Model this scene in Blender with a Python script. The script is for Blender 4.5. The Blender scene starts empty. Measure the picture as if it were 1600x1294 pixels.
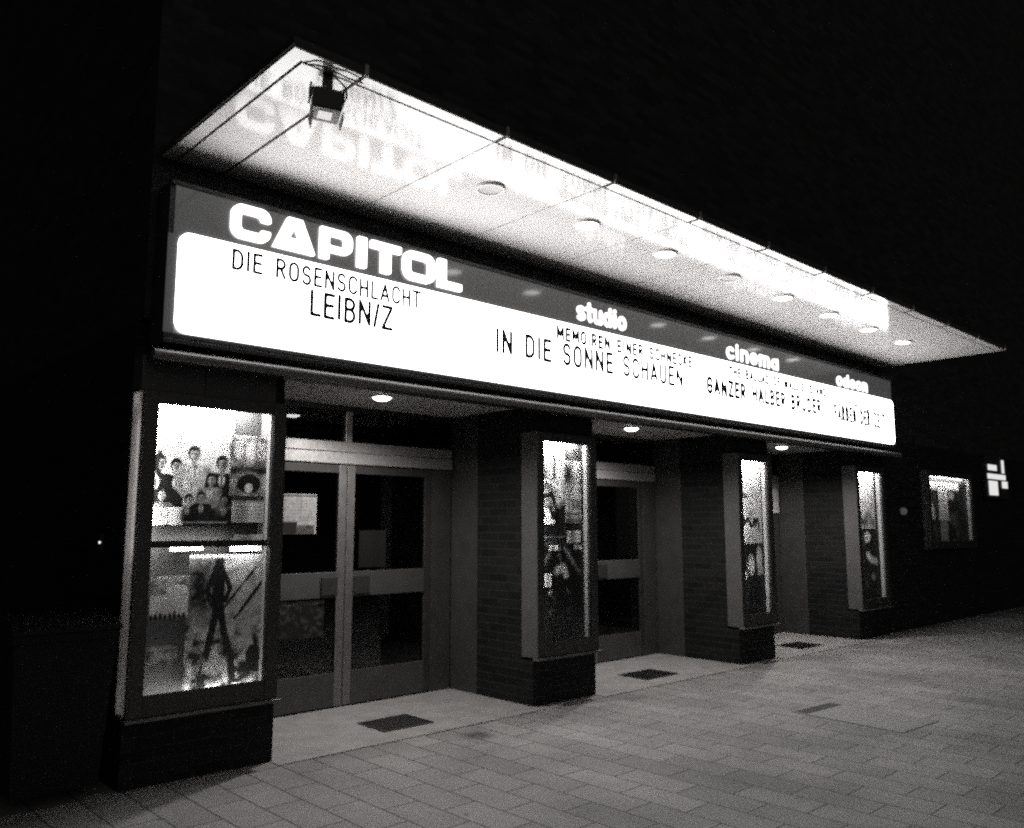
import bpy, math, random
import numpy as np
random.seed(7); RNG = np.random.default_rng(11)
S = bpy.context.scene
COL = S.collection
R = math.radians

# ---------------------------------------------------------------- camera, sky, sun, exposure
cam_d = bpy.data.cameras.new('camera'); cam = bpy.data.objects.new('camera', cam_d); COL.objects.link(cam)
cam.location = (0, 0, 1.6)
cam.rotation_euler = (R(90 + 7.58), 0, R(46.81 - 90))
cam_d.sensor_width = 36; cam_d.sensor_fit = 'HORIZONTAL'; cam_d.lens = 36 * 1315 / 1600
cam_d.clip_start = 0.05; cam_d.clip_end = 2000
S.camera = cam
W = bpy.data.worlds.new('World'); S.world = W; W.use_nodes = True
wb = W.node_tree.nodes['Background']
wb.inputs[0].default_value = (1, .93, .90, 1); wb.inputs[1].default_value = .0068      # black night sky over the town
sd = bpy.data.lights.new('night_fill', 'SUN'); sd.energy = .24; sd.angle = R(60); sd.color = (1, .95, .92)  # broad sun added as fill to lift the dark facade
so = bpy.data.objects.new('night_fill', sd); COL.objects.link(so); so.rotation_euler = (R(76), 0, R(-12))
S.view_settings.view_transform = 'Standard'; S.view_settings.look = 'None'
S.view_settings.exposure = 0; S.view_settings.gamma = 1
S.cycles.use_denoising = False
S.cycles.max_bounces = 6; S.cycles.diffuse_bounces = 4; S.cycles.glossy_bounces = 3
S.cycles.transparent_max_bounces = 10; S.cycles.caustics_reflective = False; S.cycles.caustics_refractive = False
S.cycles.sample_clamp_indirect = 1.5
S.cycles.pixel_filter_type = 'BLACKMAN_HARRIS'; S.cycles.filter_width = 2.3      # a soft old lens

# ---------------------------------------------------------------- materials
def g(v, warm=1.0): return (v, v * (1 - .022 * warm), v * (1 - .034 * warm), 1)
MATS = {}
def mat(name):
    m = bpy.data.materials.new(name); m.use_nodes = True
    return m, m.node_tree.nodes, m.node_tree.links, m.node_tree.nodes['Principled BSDF']
def plain(name, v, rough=.5, metal=0, spec=.5, var=.12, scale=9, bump=0.0):
    if name in MATS: return MATS[name]
    m, n, l, b = mat(name)
    b.inputs['Roughness'].default_value = rough; b.inputs['Metallic'].default_value = metal
    b.inputs['Specular IOR Level'].default_value = spec
    tc = n.new('ShaderNodeTexCoord'); nz = n.new('ShaderNodeTexNoise'); nz.inputs['Scale'].default_value = scale; nz.inputs['Detail'].default_value = 6
    l.new(tc.outputs['Object'], nz.inputs['Vector'])
    cr = n.new('ShaderNodeMix'); cr.data_type = 'RGBA'
    cr.inputs[6].default_value = g(v * (1 - var)); cr.inputs[7].default_value = g(v * (1 + var))
    l.new(nz.outputs['Fac'], cr.inputs[0]); l.new(cr.outputs[2], b.inputs['Base Color'])
    mr = n.new('ShaderNodeMapRange'); mr.inputs[3].default_value = max(.02, rough * .8); mr.inputs[4].default_value = min(1, rough * 1.25)
    l.new(nz.outputs['Fac'], mr.inputs[0]); l.new(mr.outputs[0], b.inputs['Roughness'])
    if bump:
        bp = n.new('ShaderNodeBump'); bp.inputs['Strength'].default_value = bump; bp.inputs['Distance'].default_value = .004
        l.new(nz.outputs['Fac'], bp.inputs['Height']); l.new(bp.outputs[0], b.inputs['Normal'])
    MATS[name] = m; return m
def emit(name, v, base=.8, rough=.3, warm=.4, spec=.5, sample=True):
    if name in MATS: return MATS[name]
    m, n, l, b = mat(name)
    b.inputs['Base Color'].default_value = g(base); b.inputs['Roughness'].default_value = rough
    b.inputs['Emission Color'].default_value = g(1, warm); b.inputs['Emission Strength'].default_value = v
    b.inputs['Specular IOR Level'].default_value = spec
    m.cycles.emission_sampling = 'FRONT' if sample else 'NONE'
    MATS[name] = m; return m
def brick_mat(name, v, mortar, rough=.7):
    m, n, l, b = mat(name)
    geo = n.new('ShaderNodeNewGeometry'); sp = n.new('ShaderNodeSeparateXYZ'); sn = n.new('ShaderNodeSeparateXYZ')
    l.new(geo.outputs['Position'], sp.inputs[0]); l.new(geo.outputs['True Normal'], sn.inputs[0])
    ab = n.new('ShaderNodeMath'); ab.operation = 'ABSOLUTE'; l.new(sn.outputs[0], ab.inputs[0])
    gt = n.new('ShaderNodeMath'); gt.operation = 'GREATER_THAN'; gt.inputs[1].default_value = .5; l.new(ab.outputs[0], gt.inputs[0])
    mx = n.new('ShaderNodeMix'); l.new(gt.outputs[0], mx.inputs[0]); l.new(sp.outputs[0], mx.inputs[2]); l.new(sp.outputs[1], mx.inputs[3])
    cb = n.new('ShaderNodeCombineXYZ'); l.new(mx.outputs[0], cb.inputs[0]); l.new(sp.outputs[2], cb.inputs[1])
    br = n.new('ShaderNodeTexBrick'); br.inputs['Scale'].default_value = 1; br.inputs['Brick Width'].default_value = .25; br.inputs['Row Height'].default_value = .077
    br.inputs['Mortar Size'].default_value = .006; br.inputs['Mortar Smooth'].default_value = .3
    br.inputs['Color1'].default_value = g(v * .6); br.inputs['Color2'].default_value = g(v * 1.4); br.inputs['Mortar'].default_value = g(mortar)
    l.new(cb.outputs[0], br.inputs['Vector'])
    nz = n.new('ShaderNodeTexNoise'); nz.inputs['Scale'].default_value = 22; nz.inputs['Detail'].default_value = 8; l.new(geo.outputs['Position'], nz.inputs['Vector'])
    mm = n.new('ShaderNodeMix'); mm.data_type = 'RGBA'; mm.blend_type = 'MULTIPLY'; mm.inputs[0].default_value = .7
    l.new(br.outputs['Color'], mm.inputs[6]); l.new(nz.outputs['Color'], mm.inputs[7])
    bw = n.new('ShaderNodeRGBToBW'); l.new(mm.outputs[2], bw.inputs[0]); l.new(bw.outputs[0], b.inputs['Base Color'])
    ad = n.new('ShaderNodeMath'); ad.operation = 'MULTIPLY_ADD'; ad.inputs[1].default_value = -1; l.new(br.outputs['Fac'], ad.inputs[0]); l.new(nz.outputs['Fac'], ad.inputs[2])
    bp = n.new('ShaderNodeBump'); bp.inputs['Strength'].default_value = .8; bp.inputs['Distance'].default_value = .008
    l.new(ad.outputs[0], bp.inputs['Height']); l.new(bp.outputs[0], b.inputs['Normal'])
    b.inputs['Roughness'].default_value = rough; b.inputs['Specular IOR Level'].default_value = .2
    MATS[name] = m; return m
def paving_mat():
    m, n, l, b = mat('concrete_paving')
    geo = n.new('ShaderNodeNewGeometry'); sp = n.new('ShaderNodeSeparateXYZ'); l.new(geo.outputs['Position'], sp.inputs[0])
    wob = n.new('ShaderNodeTexNoise'); wob.inputs['Scale'].default_value = 2.3; wob.inputs['Detail'].default_value = 3; l.new(geo.outputs['Position'], wob.inputs['Vector'])
    wm = n.new('ShaderNodeVectorMath'); wm.operation = 'SCALE'; wm.inputs['Scale'].default_value = .012; l.new(wob.outputs['Color'], wm.inputs[0])
    cb = n.new('ShaderNodeCombineXYZ')
    ay = n.new('ShaderNodeMath'); ay.inputs[1].default_value = -3.46 + 4.8; l.new(sp.outputs[1], ay.inputs[0])
    ax = n.new('ShaderNodeMath'); ax.inputs[1].default_value = -4.865 + .2430 * 60; l.new(sp.outputs[0], ax.inputs[0])
    l.new(ay.outputs[0], cb.inputs[0]); l.new(ax.outputs[0], cb.inputs[1])
    va = n.new('ShaderNodeVectorMath'); l.new(cb.outputs[0], va.inputs[0]); l.new(wm.outputs[0], va.inputs[1])
    br = n.new('ShaderNodeTexBrick'); br.offset = .5; br.offset_frequency = 2
    br.inputs['Scale'].default_value = 1; br.inputs['Brick Width'].default_value = .48; br.inputs['Row Height'].default_value = .243
    br.inputs['Mortar Size'].default_value = .0055; br.inputs['Mortar Smooth'].default_value = .5
    br.inputs['Color1'].default_value = g(.205); br.inputs['Color2'].default_value = g(.28); br.inputs['Mortar'].default_value = g(.085)
    l.new(va.outputs[0], br.inputs['Vector'])
    n1 = n.new('ShaderNodeTexNoise'); n1.inputs['Scale'].default_value = 1.1; n1.inputs['Detail'].default_value = 5; l.new(geo.outputs['Position'], n1.inputs['Vector'])
    n2 = n.new('ShaderNodeTexNoise'); n2.inputs['Scale'].default_value = 90; n2.inputs['Detail'].default_value = 6; n2.inputs['Roughness'].default_value = .75; l.new(geo.outputs['Position'], n2.inputs['Vector'])
    r1 = n.new('ShaderNodeMapRange'); r1.inputs[1].default_value = .3; r1.inputs[2].default_value = .7; r1.inputs[3].default_value = .68; r1.inputs[4].default_value = 1.2; l.new(n1.outputs['Fac'], r1.inputs[0])
    r2 = n.new('ShaderNodeMapRange'); r2.inputs[1].default_value = .3; r2.inputs[2].default_value = .7; r2.inputs[3].default_value = .65; r2.inputs[4].default_value = 1.3; l.new(n2.outputs['Fac'], r2.inputs[0])
    m1 = n.new('ShaderNodeMath'); m1.operation = 'MULTIPLY'; l.new(r1.outputs[0], m1.inputs[0]); l.new(r2.outputs[0], m1.inputs[1])
    # a few spilled-drink stains of their own shape, and gum spots
    st = n.new('ShaderNodeVectorMath'); st.operation = 'DISTANCE'; st.inputs[1].default_value = (4.42, 5.1, .0)
    sw = n.new('ShaderNodeVectorMath'); sw.operation = 'MULTIPLY_ADD'; sw.inputs[1].default_value = (.30, .30, .0); l.new(wob.outputs['Color'], sw.inputs[0]); l.new(geo.outputs['Position'], sw.inputs[2])
    s2 = n.new('ShaderNodeVectorMath'); s2.operation = 'SUBTRACT'; s2.inputs[1].default_value = (.15, .15, 0); l.new(sw.outputs[0], s2.inputs[0]); l.new(s2.outputs[0], st.inputs[0])
    rs = n.new('ShaderNodeMapRange'); rs.inputs[1].default_value = .04; rs.inputs[2].default_value = .16; rs.inputs[3].default_value = .35; rs.inputs[4].default_value = 1; l.new(st.outputs['Value'], rs.inputs[0])
    vo = n.new('ShaderNodeTexVoronoi'); vo.inputs['Scale'].default_value = 2.6; vo.inputs['Randomness'].default_value = 1; l.new(geo.outputs['Position'], vo.inputs['Vector'])
    rv = n.new('ShaderNodeMapRange'); rv.inputs[1].default_value = .035; rv.inputs[2].default_value = .07; rv.inputs[3].default_value = .5; rv.inputs[4].default_value = 1; l.new(vo.outputs['Distance'], rv.inputs[0])
    m2 = n.new('ShaderNodeMath'); m2.operation = 'MULTIPLY'; l.new(m1.outputs[0], m2.inputs[0]); l.new(rs.outputs[0], m2.inputs[1])
    m3 = n.new('ShaderNodeMath'); m3.operation = 'MULTIPLY'; l.new(m2.outputs[0], m3.inputs[0]); l.new(rv.outputs[0], m3.inputs[1])
    mm = n.new('ShaderNodeMix'); mm.data_type = 'RGBA'; mm.blend_type = 'MULTIPLY'; mm.inputs[0].default_value = 1
    l.new(br.outputs['Color'], mm.inputs[6]); l.new(m3.outputs[0], mm.inputs[7]); l.new(mm.outputs[2], b.inputs['Base Color'])
    ad = n.new('ShaderNodeMath'); ad.operation = 'MULTIPLY_ADD'; ad.inputs[1].default_value = -1.6; l.new(br.outputs['Fac'], ad.inputs[0])
    h2 = n.new('ShaderNodeMath'); h2.operation = 'MULTIPLY'; h2.inputs[1].default_value = .45; l.new(n2.outputs['Fac'], h2.inputs[0]); l.new(h2.outputs[0], ad.inputs[2])
    bp = n.new('ShaderNodeBump'); bp.inputs['Strength'].default_value = .9; bp.inputs['Distance'].default_value = .008
    l.new(ad.outputs[0], bp.inputs['Height']); l.new(bp.outputs[0], b.inputs['Normal'])
    b.inputs['Roughness'].default_value = .72; b.inputs['Specular IOR Level'].default_value = .35
    return m
def glass_mat(name, tint=.9, refl=1.0):
    if name in MATS: return MATS[name]
    m = bpy.data.materials.new(name); m.use_nodes = True; n = m.node_tree.nodes; l = m.node_tree.links; n.clear()
    o = n.new('ShaderNodeOutputMaterial'); t = n.new('ShaderNodeBsdfTransparent'); t.inputs[0].default_value = (tint, tint, tint, 1)
    gl = n.new('ShaderNodeBsdfGlossy'); gl.inputs['Roughness'].default_value = .015; gl.inputs[0].default_value = (refl, refl, refl, 1)
    ge = n.new('ShaderNodeNewGeometry'); dt = n.new('ShaderNodeVectorMath'); dt.operation = 'DOT_PRODUCT'; l.new(ge.outputs['Normal'], dt.inputs[0]); l.new(ge.outputs['Incoming'], dt.inputs[1])
    ab = n.new('ShaderNodeMath'); ab.operation = 'ABSOLUTE'; l.new(dt.outputs['Value'], ab.inputs[0])
    iv = n.new('ShaderNodeMath'); iv.operation = 'SUBTRACT'; iv.inputs[0].default_value = 1; l.new(ab.outputs[0], iv.inputs[1])
    pw = n.new('ShaderNodeMath'); pw.operation = 'POWER'; pw.inputs[1].default_value = 5; l.new(iv.outputs[0], pw.inputs[0])
    fr = n.new('ShaderNodeMath'); fr.operation = 'MULTIPLY_ADD'; fr.inputs[1].default_value = .95; fr.inputs[2].default_value = .04; l.new(pw.outputs[0], fr.inputs[0])
    mx = n.new('ShaderNodeMixShader')
    l.new(fr.outputs[0], mx.inputs[0]); l.new(t.outputs[0], mx.inputs[1]); l.new(gl.outputs[0], mx.inputs[2]); l.new(mx.outputs[0], o.inputs[0])
    MATS[name] = m; return m
def opal_mat():
    m = bpy.data.materials.new('opal_acrylic'); m.use_nodes = True; n = m.node_tree.nodes; l = m.node_tree.links; n.clear()
    o = n.new('ShaderNodeOutputMaterial'); t = n.new('ShaderNodeBsdfTranslucent'); t.inputs[0].default_value = g(.6)
    d = n.new('ShaderNodeBsdfDiffuse'); d.inputs[0].default_value = g(.15); mx = n.new('ShaderNodeMixShader'); mx.inputs[0].default_value = .35
    l.new(t.outputs[0], mx.inputs[1]); l.new(d.outputs[0], mx.inputs[2]); l.new(mx.outputs[0], o.inputs[0]); return m
def ink_mat(name='printed_paper', rough=.42, mul=.85):
    if name in MATS: return MATS[name]
    m, n, l, b = mat(name); a = n.new('ShaderNodeAttribute'); a.attribute_name = 'ink'
    mm = n.new('ShaderNodeMix'); mm.data_type = 'RGBA'; mm.blend_type = 'MULTIPLY'; mm.inputs[0].default_value = 1; mm.inputs[7].default_value = g(mul, .6)
    l.new(a.outputs['Color'], mm.inputs[6]); l.new(mm.outputs[2], b.inputs['Base Color']); b.inputs['Roughness'].default_value = rough
    b.inputs['Specular IOR Level'].default_value = .25
    MATS[name] = m; return m

M_BRICK = brick_mat('dark_clinker_brick', .015, .036)
M_UPPER = brick_mat('night_facade_brick', .04, .05)
M_PAVE = paving_mat()
M_SLAB = plain('entrance_slab', .29, .55, var=.3, scale=5, bump=.15)
M_ALU = plain('brushed_aluminium', .6, .33, metal=.7, var=.1, scale=30)
M_ALUD = plain('dull_case_metal', .055, .45, metal=.5, var=.2, scale=14)
M_FLANK = plain('case_flank_metal', .115, .5, metal=.25, var=.15, scale=7)
M_DARK = plain('black_paint', .025, .4, var=.3)
M_BLACK = plain('black_backing', .03, .75, var=.3)
M_WHITE = plain('white_enamel', .78, .35, var=.04)
M_SIDEW = plain('case_lining', .2, .5, var=.2)
M_SOFFIT = plain('soffit_gloss_paint', .70, .10, spec=.25, var=.035, scale=3)
M_GROOVE = plain('shadow_gap', .05, .8)
M_CEIL = plain('entrance_ceiling_paint', .62, .6, var=.1, scale=2)
M_WOOD = plain('jamb_wood', .042, .45, var=.3, scale=6)
M_TRIM = plain('ledge_metal', .14, .4, metal=.3, var=.15, scale=6)
M_CLAD = plain('pillar_head_panel', .07, .6, var=.2)
M_ROOF = plain('roof_felt', .04, .8)
M_GRATE = plain('grate_steel', .035, .6, var=.4, scale=40)
M_DOORMET = plain('door_metal', .035, .45, metal=.2, var=.2, scale=9)
M_STILE = plain('door_stile_aluminium', .24, .38, metal=.75, var=.15, scale=12)
M_KICK = plain('door_kick_metal', .06, .5, metal=.2, var=.25, scale=6)
M_GLASS = glass_mat('clear_glass', .93)
M_DGLASS = glass_mat('tinted_door_glass', .55)
M_OPAL = opal_mat()
M_INK = ink_mat()
M_DIMINK = ink_mat('dim_paper', .6, .6)
M_SIGNW = emit('lit_white_acrylic', 10.0, .8, .25)
M_SIGNH = emit('dim_lit_header_acrylic', .045, .05, .10, sample=False)
M_LETTERW = emit('lit_letter_acrylic', 4.5, .8, .3, sample=False)
M_LETTERS = emit('lit_small_letter_acrylic', 2.0, .8, .3, sample=False)
M_LETTERB = plain('black_letter_acrylic', .015, .6, var=.05, spec=.2)
M_TUBE = emit('fluorescent_tube', 620, .9)
M_TUBEV = emit('hidden_side_tube', 170, .9)
M_TUBEL = emit('hidden_lower_tube', 60, .9)
M_TUBEW = emit('hidden_weak_tube', 70, .9)
M_LAMP = emit('downlight_lens', 7, .9)
M_LAMPOFF = plain('dead_downlight_lens', .35, .25)
M_RECLAMP = emit('entrance_downlight_lens', 14, .9)

# ---------------------------------------------------------------- mesh helpers
class MB:
    def __init__(s): s.v = []; s.f = []; s.m = []; s.mats = []
    def mi(s, m):
        if m not in s.mats: s.mats.append(m)
        return s.mats.index(m)
    def face(s, pts, m):
        k = len(s.v); s.v += [tuple(p) for p in pts]; s.f.append(tuple(range(k, k + len(pts)))); s.m.append(s.mi(m))
    def box(s, x0, x1, y0, y1, z0, z1, m):
        k = len(s.v); i = s.mi(m)
        s.v += [(x, y, z) for z in (z0, z1) for y in (y0, y1) for x in (x0, x1)]
        for q in ((0, 2, 3, 1), (4, 5, 7, 6), (0, 1, 5, 4), (2, 6, 7, 3), (0, 4, 6, 2), (1, 3, 7, 5)):
            s.f.append(tuple(k + a for a in q)); s.m.append(i)
    def tube(s, pts, r, m, n=10, cap=True):
        i = s.mi(m); P = [np.array(p, float) for p in pts]; rings = []
        rs = r if isinstance(r, (list, tuple)) else [r] * len(P)
        for j, p in enumerate(P):
            d = P[min(j + 1, len(P) - 1)] - P[max(j - 1, 0)]; d = d / (np.linalg.norm(d) + 1e-9)
            a = np.cross(d, (0, 0, 1.)) if abs(d[2]) < .9 else np.cross(d, (1., 0, 0)); a /= np.linalg.norm(a); b = np.cross(d, a)
            k = len(s.v)
            for t in range(n):
                w = 2 * math.pi * t / n; s.v.append(tuple(p + rs[j] * (math.cos(w) * a + math.sin(w) * b)))
            rings.append(k)
        for j in range(len(rings) - 1):
            for t in range(n):
                a, b = rings[j] + t, rings[j] + (t + 1) % n; c, d = rings[j + 1] + (t + 1) % n, rings[j + 1] + t
                s.f.append((a, b, c, d)); s.m.append(i)
        if cap:
            s.f.append(tuple(rings[0] + t for t in range(n))[::-1]); s.m.append(i)
            s.f.append(tuple(rings[-1] + t for t in range(n))); s.m.append(i)
    def disc(s, c, r, m, n=28, down=True):
        p = [(c[0] + r * math.cos(2 * math.pi * t / n), c[1] + r * math.sin(2 * math.pi * t / n), c[2]) for t in range(n)]
        s.face(p[::-1] if down else p, m)
    def lathe(s, c, prof, m, n=32):
        i = s.mi(m); k = len(s.v)
        for r, z in prof: s.v += [(c[0] + r * math.cos(2 * math.pi * t / n), c[1] + r * math.sin(2 * math.pi * t / n), c[2] + z) for t in range(n)]
        for j in range(len(prof) - 1):
            for t in range(n):
                u = (t + 1) % n; s.f.append((k + j * n + t, k + (j + 1) * n + t, k + (j + 1) * n + u, k + j * n + u)); s.m.append(i)
    def build(s, name, parent=None, bevel=0, loc=(0, 0, 0), smooth=False):
        me = bpy.data.meshes.new(name); me.from_pydata(s.v, [], s.f); me.update()
        for m in s.mats: me.materials.append(m)
        me.polygons.foreach_set('material_index', s.m)
        if smooth: me.polygons.foreach_set('use_smooth', [True] * len(s.f))
        o = bpy.data.objects.new(name, me); COL.objects.link(o); o.location = loc
        if parent: o.parent = parent
        if bevel:
            bv = o.modifiers.new('bevel', 'BEVEL'); bv.width = bevel; bv.segments = 2; bv.limit_method = 'ANGLE'
        return o
def lamp_tube(a, b, r, m, parent):
    n = max(4, int(np.linalg.norm(np.subtract(b, a)) / .07)); mb = MB()
    mb.tube([tuple(np.array(a) + (np.array(b) - np.array(a)) * i / n) for i in range(n + 1)], r, m, 6); return mb.build('lamp_tube', parent)
def box(name, parent, x0, x1, y0, y1, z0, z1, m, bevel=0):
    b = MB(); b.box(x0, x1, y0, y1, z0, z1, m); return b.build(name, parent, bevel)
def thing(name, label, cat, loc=(0, 0, 0), group=None):
    o = bpy.data.objects.new(name, None); COL.objects.link(o); o.location = loc; o.empty_display_size = .2
    return tag(o, label, cat, group)
def tag(o, label, cat, group=None):
    o['label'] = label; o['category'] = cat
    if group: o['group'] = group
    return o
def structure(o): o['kind'] = 'structure'; return o
def copy_tree(o, parent=None, dx=0):
    c = o.copy(); COL.objects.link(c); c.parent = parent
    if parent is None or dx: c.location.x += dx
    for ch in list(o.children): copy_tree(ch, c)
    return c

# ---------------------------------------------------------------- signed-distance lettering -> real letter meshes
def seg_d(X, Y, pts):
    d = np.full(X.shape, 9.)
    for (ax, ay), (bx, by) in zip(pts[:-1], pts[1:]):
        vx, vy = bx - ax, by - ay; L = vx * vx + vy * vy + 1e-12
        t = np.clip(((X - ax) * vx + (Y - ay) * vy) / L, 0, 1)
        d = np.minimum(d, np.hypot(X - ax - t * vx, Y - ay - t * vy))
    return d
def rbox(X, Y, x0, y0, x1, y1, r):
    qx = np.abs(X - (x0 + x1) / 2) - (x1 - x0) / 2 + r; qy = np.abs(Y - (y0 + y1) / 2) - (y1 - y0) / 2 + r
    return np.hypot(np.maximum(qx, 0), np.maximum(qy, 0)) + np.minimum(np.maximum(qx, qy), 0) - r
def arc(cx, cy, rx, ry, a0, a1, n=12): return [(cx + rx * math.cos(R(a0 + (a1 - a0) * i / n)), cy + ry * math.sin(R(a0 + (a1 - a0) * i / n))) for i in range(n + 1)]
GL = {   # thin panel letters: advance width and strokes in a box one unit high
 'I': (.16, [[(.08, 0), (.08, 1)]]), '/': (.26, [[(.04, 0), (.22, 1)]]), ' ': (.42, []),
 'L': (.46, [[(.06, 1), (.06, 0), (.44, 0)]]), 'T': (.56, [[(0, 1), (.56, 1)], [(.28, 1), (.28, 0)]]),
 'E': (.48, [[(.46, 1), (.06, 1), (.06, 0), (.46, 0)], [(.06, .52), (.42, .52)]]), 'F': (.46, [[(.46, 1), (.06, 1), (.06, 0)], [(.06, .52), (.4, .52)]]),
 'H': (.58, [[(.06, 0), (.06, 1)], [(.52, 0), (.52, 1)], [(.06, .52), (.52, .52)]]),
 'N': (.60, [[(.06, 0), (.06, 1), (.54, 0), (.54, 1)]]), 'M': (.70, [[(.05, 0), (.05, 1), (.35, .3), (.65, 1), (.65, 0)]]),
 'Z': (.54, [[(.04, 1), (.5, 1), (.04, 0), (.52, 0)]]), 'A': (.60, [[(.02, 0), (.3, 1), (.58, 0)], [(.12, .3), (.48, .3)]]),
 'K': (.54, [[(.06, 0), (.06, 1)], [(.5, 1), (.07, .42)], [(.2, .58), (.52, 0)]]), 'W': (.80, [[(0, 1), (.2, 0), (.4, .8), (.6, 0), (.8, 1)]]),
 'O': (.60, [arc(.3, .68, .24, .32, 0, 180) + arc(.3, .32, .24, .32, 180, 360) + [(.54, .68)]]),
 'U': (.58, [[(.06, 1)] + arc(.29, .26, .23, .26, 180, 360) + [(.52, 1)]]),
 'C': (.54, [arc(.3, .7, .24, .3, 20, 180) + arc(.3, .3, .24, .3, 180, 340)]),
 'G': (.58, [arc(.3, .7, .24, .3, 20, 180) + arc(.3, .3, .24, .3, 180, 360) + [(.54, .48), (.34, .48)]]),
 'S': (.52, [arc(.26, .75, .21, .25, 25, 270) + arc(.26, .26, .22, .26, 88, -155)]),
 'D': (.58, [[(.06, 0), (.06, 1), (.24, 1)] + arc(.24, .64, .29, .36, 90, 0, 8) + arc(.24, .36, .29, .36, 0, -90, 8) + [(.06, 0)]]),
 'B': (.54, [[(.06, 0), (.06, 1), (.26, 1)] + arc(.26, .77, .21, .23, 90, -90, 10) + [(.06, .54)], [(.26, .54)] + arc(.26, .27, .23, .27, 90, -90, 10) + [(.06, 0)]]),
 'R': (.54, [[(.06, 0), (.06, 1), (.26, 1)] + arc(.26, .75, .22, .25, 90, -90, 10) + [(.06, .5)], [(.26, .5), (.5, 0)]]),
}
# rounded fat lowercase for the three small auditoria
GR = {
 's': (.50, [arc(.25, .75, .2, .22, 40, 270, 10) + arc(.25, .27, .22, .24, 90, -140, 10)]), 't': (.40, [[(.2, 1.42), (.2, .2), (.3, .04)], [(.02, 1), (.4, 1)]]),
 'u': (.58, [[(.08, 1)] + arc(.29, .27, .21, .24, 180, 360, 10) + [(.5, 1)], [(.5, .3), (.5, .02)]]), 'd': (.60, [arc(.28, .5, .23, .47, 0, 360, 20), [(.51, 1.42), (.51, .04)]]),
 'i': (.22, [[(.11, 1), (.11, .04)], [(.11, 1.4), (.11, 1.41)]]), 'o': (.60, [arc(.3, .5, .24, .47, 0, 360, 20)]),
 'c': (.52, [arc(.3, .5, .24, .47, 50, 310, 16)]), 'n': (.58, [[(.08, 0), (.08, 1)], [(.08, .7)] + arc(.29, .72, .21, .26, 180, 0, 10) + [(.5, 0)]]),
 'e': (.56, [[(.08, .5), (.5, .5)] + arc(.29, .5, .22, .46, 0, 310, 16)]),
 'm': (.84, [[(.08, 0), (.08, 1)], [(.08, .7)] + arc(.25, .74, .17, .24, 180, 0, 8) + [(.42, 0)], [(.42, .7)] + arc(.59, .74, .17, .24, 180, 0, 8) + [(.76, 0)]]),
 'a': (.58, [arc(.28, .46, .22, .43, 0, 360, 18), [(.5, .96), (.5, 0)]]),
}
def march(f, xs, ys, place, mb, m, depth):
    """turns the inside (f < 0) of a sampled field into a raised letter: front face plus side walls"""
    nx, ny = len(xs), len(ys)
    ins = f < 0
    for j in range(ny - 1):
        i = 0
        while i < nx - 1:
            c = (ins[j, i], ins[j, i + 1], ins[j + 1, i + 1], ins[j + 1, i]); k = sum(c)
            if k == 0: i += 1; continue
            if k == 4:
                i1 = i
                while i1 < nx - 1 and ins[j, i1] and ins[j, i1 + 1] and ins[j + 1, i1] and ins[j + 1, i1 + 1]: i1 += 1
                mb.face([place(x, y, depth) for x, y in ((xs[i], ys[j]), (xs[i1], ys[j]), (xs[i1], ys[j + 1]), (xs[i], ys[j + 1]))], m); i = i1; continue
            cr = [(xs[i], ys[j], f[j, i]), (xs[i + 1], ys[j], f[j, i + 1]), (xs[i + 1], ys[j + 1], f[j + 1, i + 1]), (xs[i], ys[j + 1], f[j + 1, i])]
            poly = []; cut = []
            for q in range(4):
                a, b = cr[q], cr[(q + 1) % 4]
                if a[2] < 0: poly.append((a[0], a[1]))
                if (a[2] < 0) != (b[2] < 0):
                    t = a[2] / (a[2] - b[2]); p = (a[0] + t * (b[0] - a[0]), a[1] + t * (b[1] - a[1])); poly.append(p); cut.append((p, a[2] < 0))
            mb.face([place(x, y, depth) for x, y in poly], m)
            if depth > .003 and len(cut) == 2:
                (p, out), (q, _) = cut
                if not out: p, q = q, p
                mb.face([place(*p, depth), place(*p, 0), place(*q, 0), place(*q, depth)], m)
            i += 1
def lettering(text, font, x0, x1, z0, h, wt, Yp, m, parent, depth, gap=.16, res=None, sag=0.0, name='lettering'):
    """raised letters on the plane Y = Yp spanning x0..x1, cap height h"""
    adv = [font[ch][0] for ch in text]; tot = sum(adv) + gap * (len(text) - 1); sx = (x1 - x0) / tot
    mb = MB(); x = 0; res = res or h / 26; rnd = random.Random(text)
    for ch, a in zip(text, adv):
        if font[ch][1]:
            jz = rnd.uniform(-1, 1) * sag; ja = rnd.uniform(-1, 1) * sag * 2
            strokes = [[(px * sx, py * h) for px, py in st] for st in font[ch][1]]
            up = max(py for st in strokes for _, py in st)
            xs = np.arange(-wt, a * sx + wt + res, res); ys = np.arange(-wt, up + wt + res, res); X, Y = np.meshgrid(xs, ys)
            f = np.min([seg_d(X, Y, st) for st in strokes], axis=0) - wt / 2
            bx = x0 + x * sx
            march(f, xs, ys, lambda u, v, d: (bx + u, Yp - d, z0 + v + jz + ja * (u - a * sx / 2)), mb, m, depth)
        x += a + gap
    return mb.build(name, parent)

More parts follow.
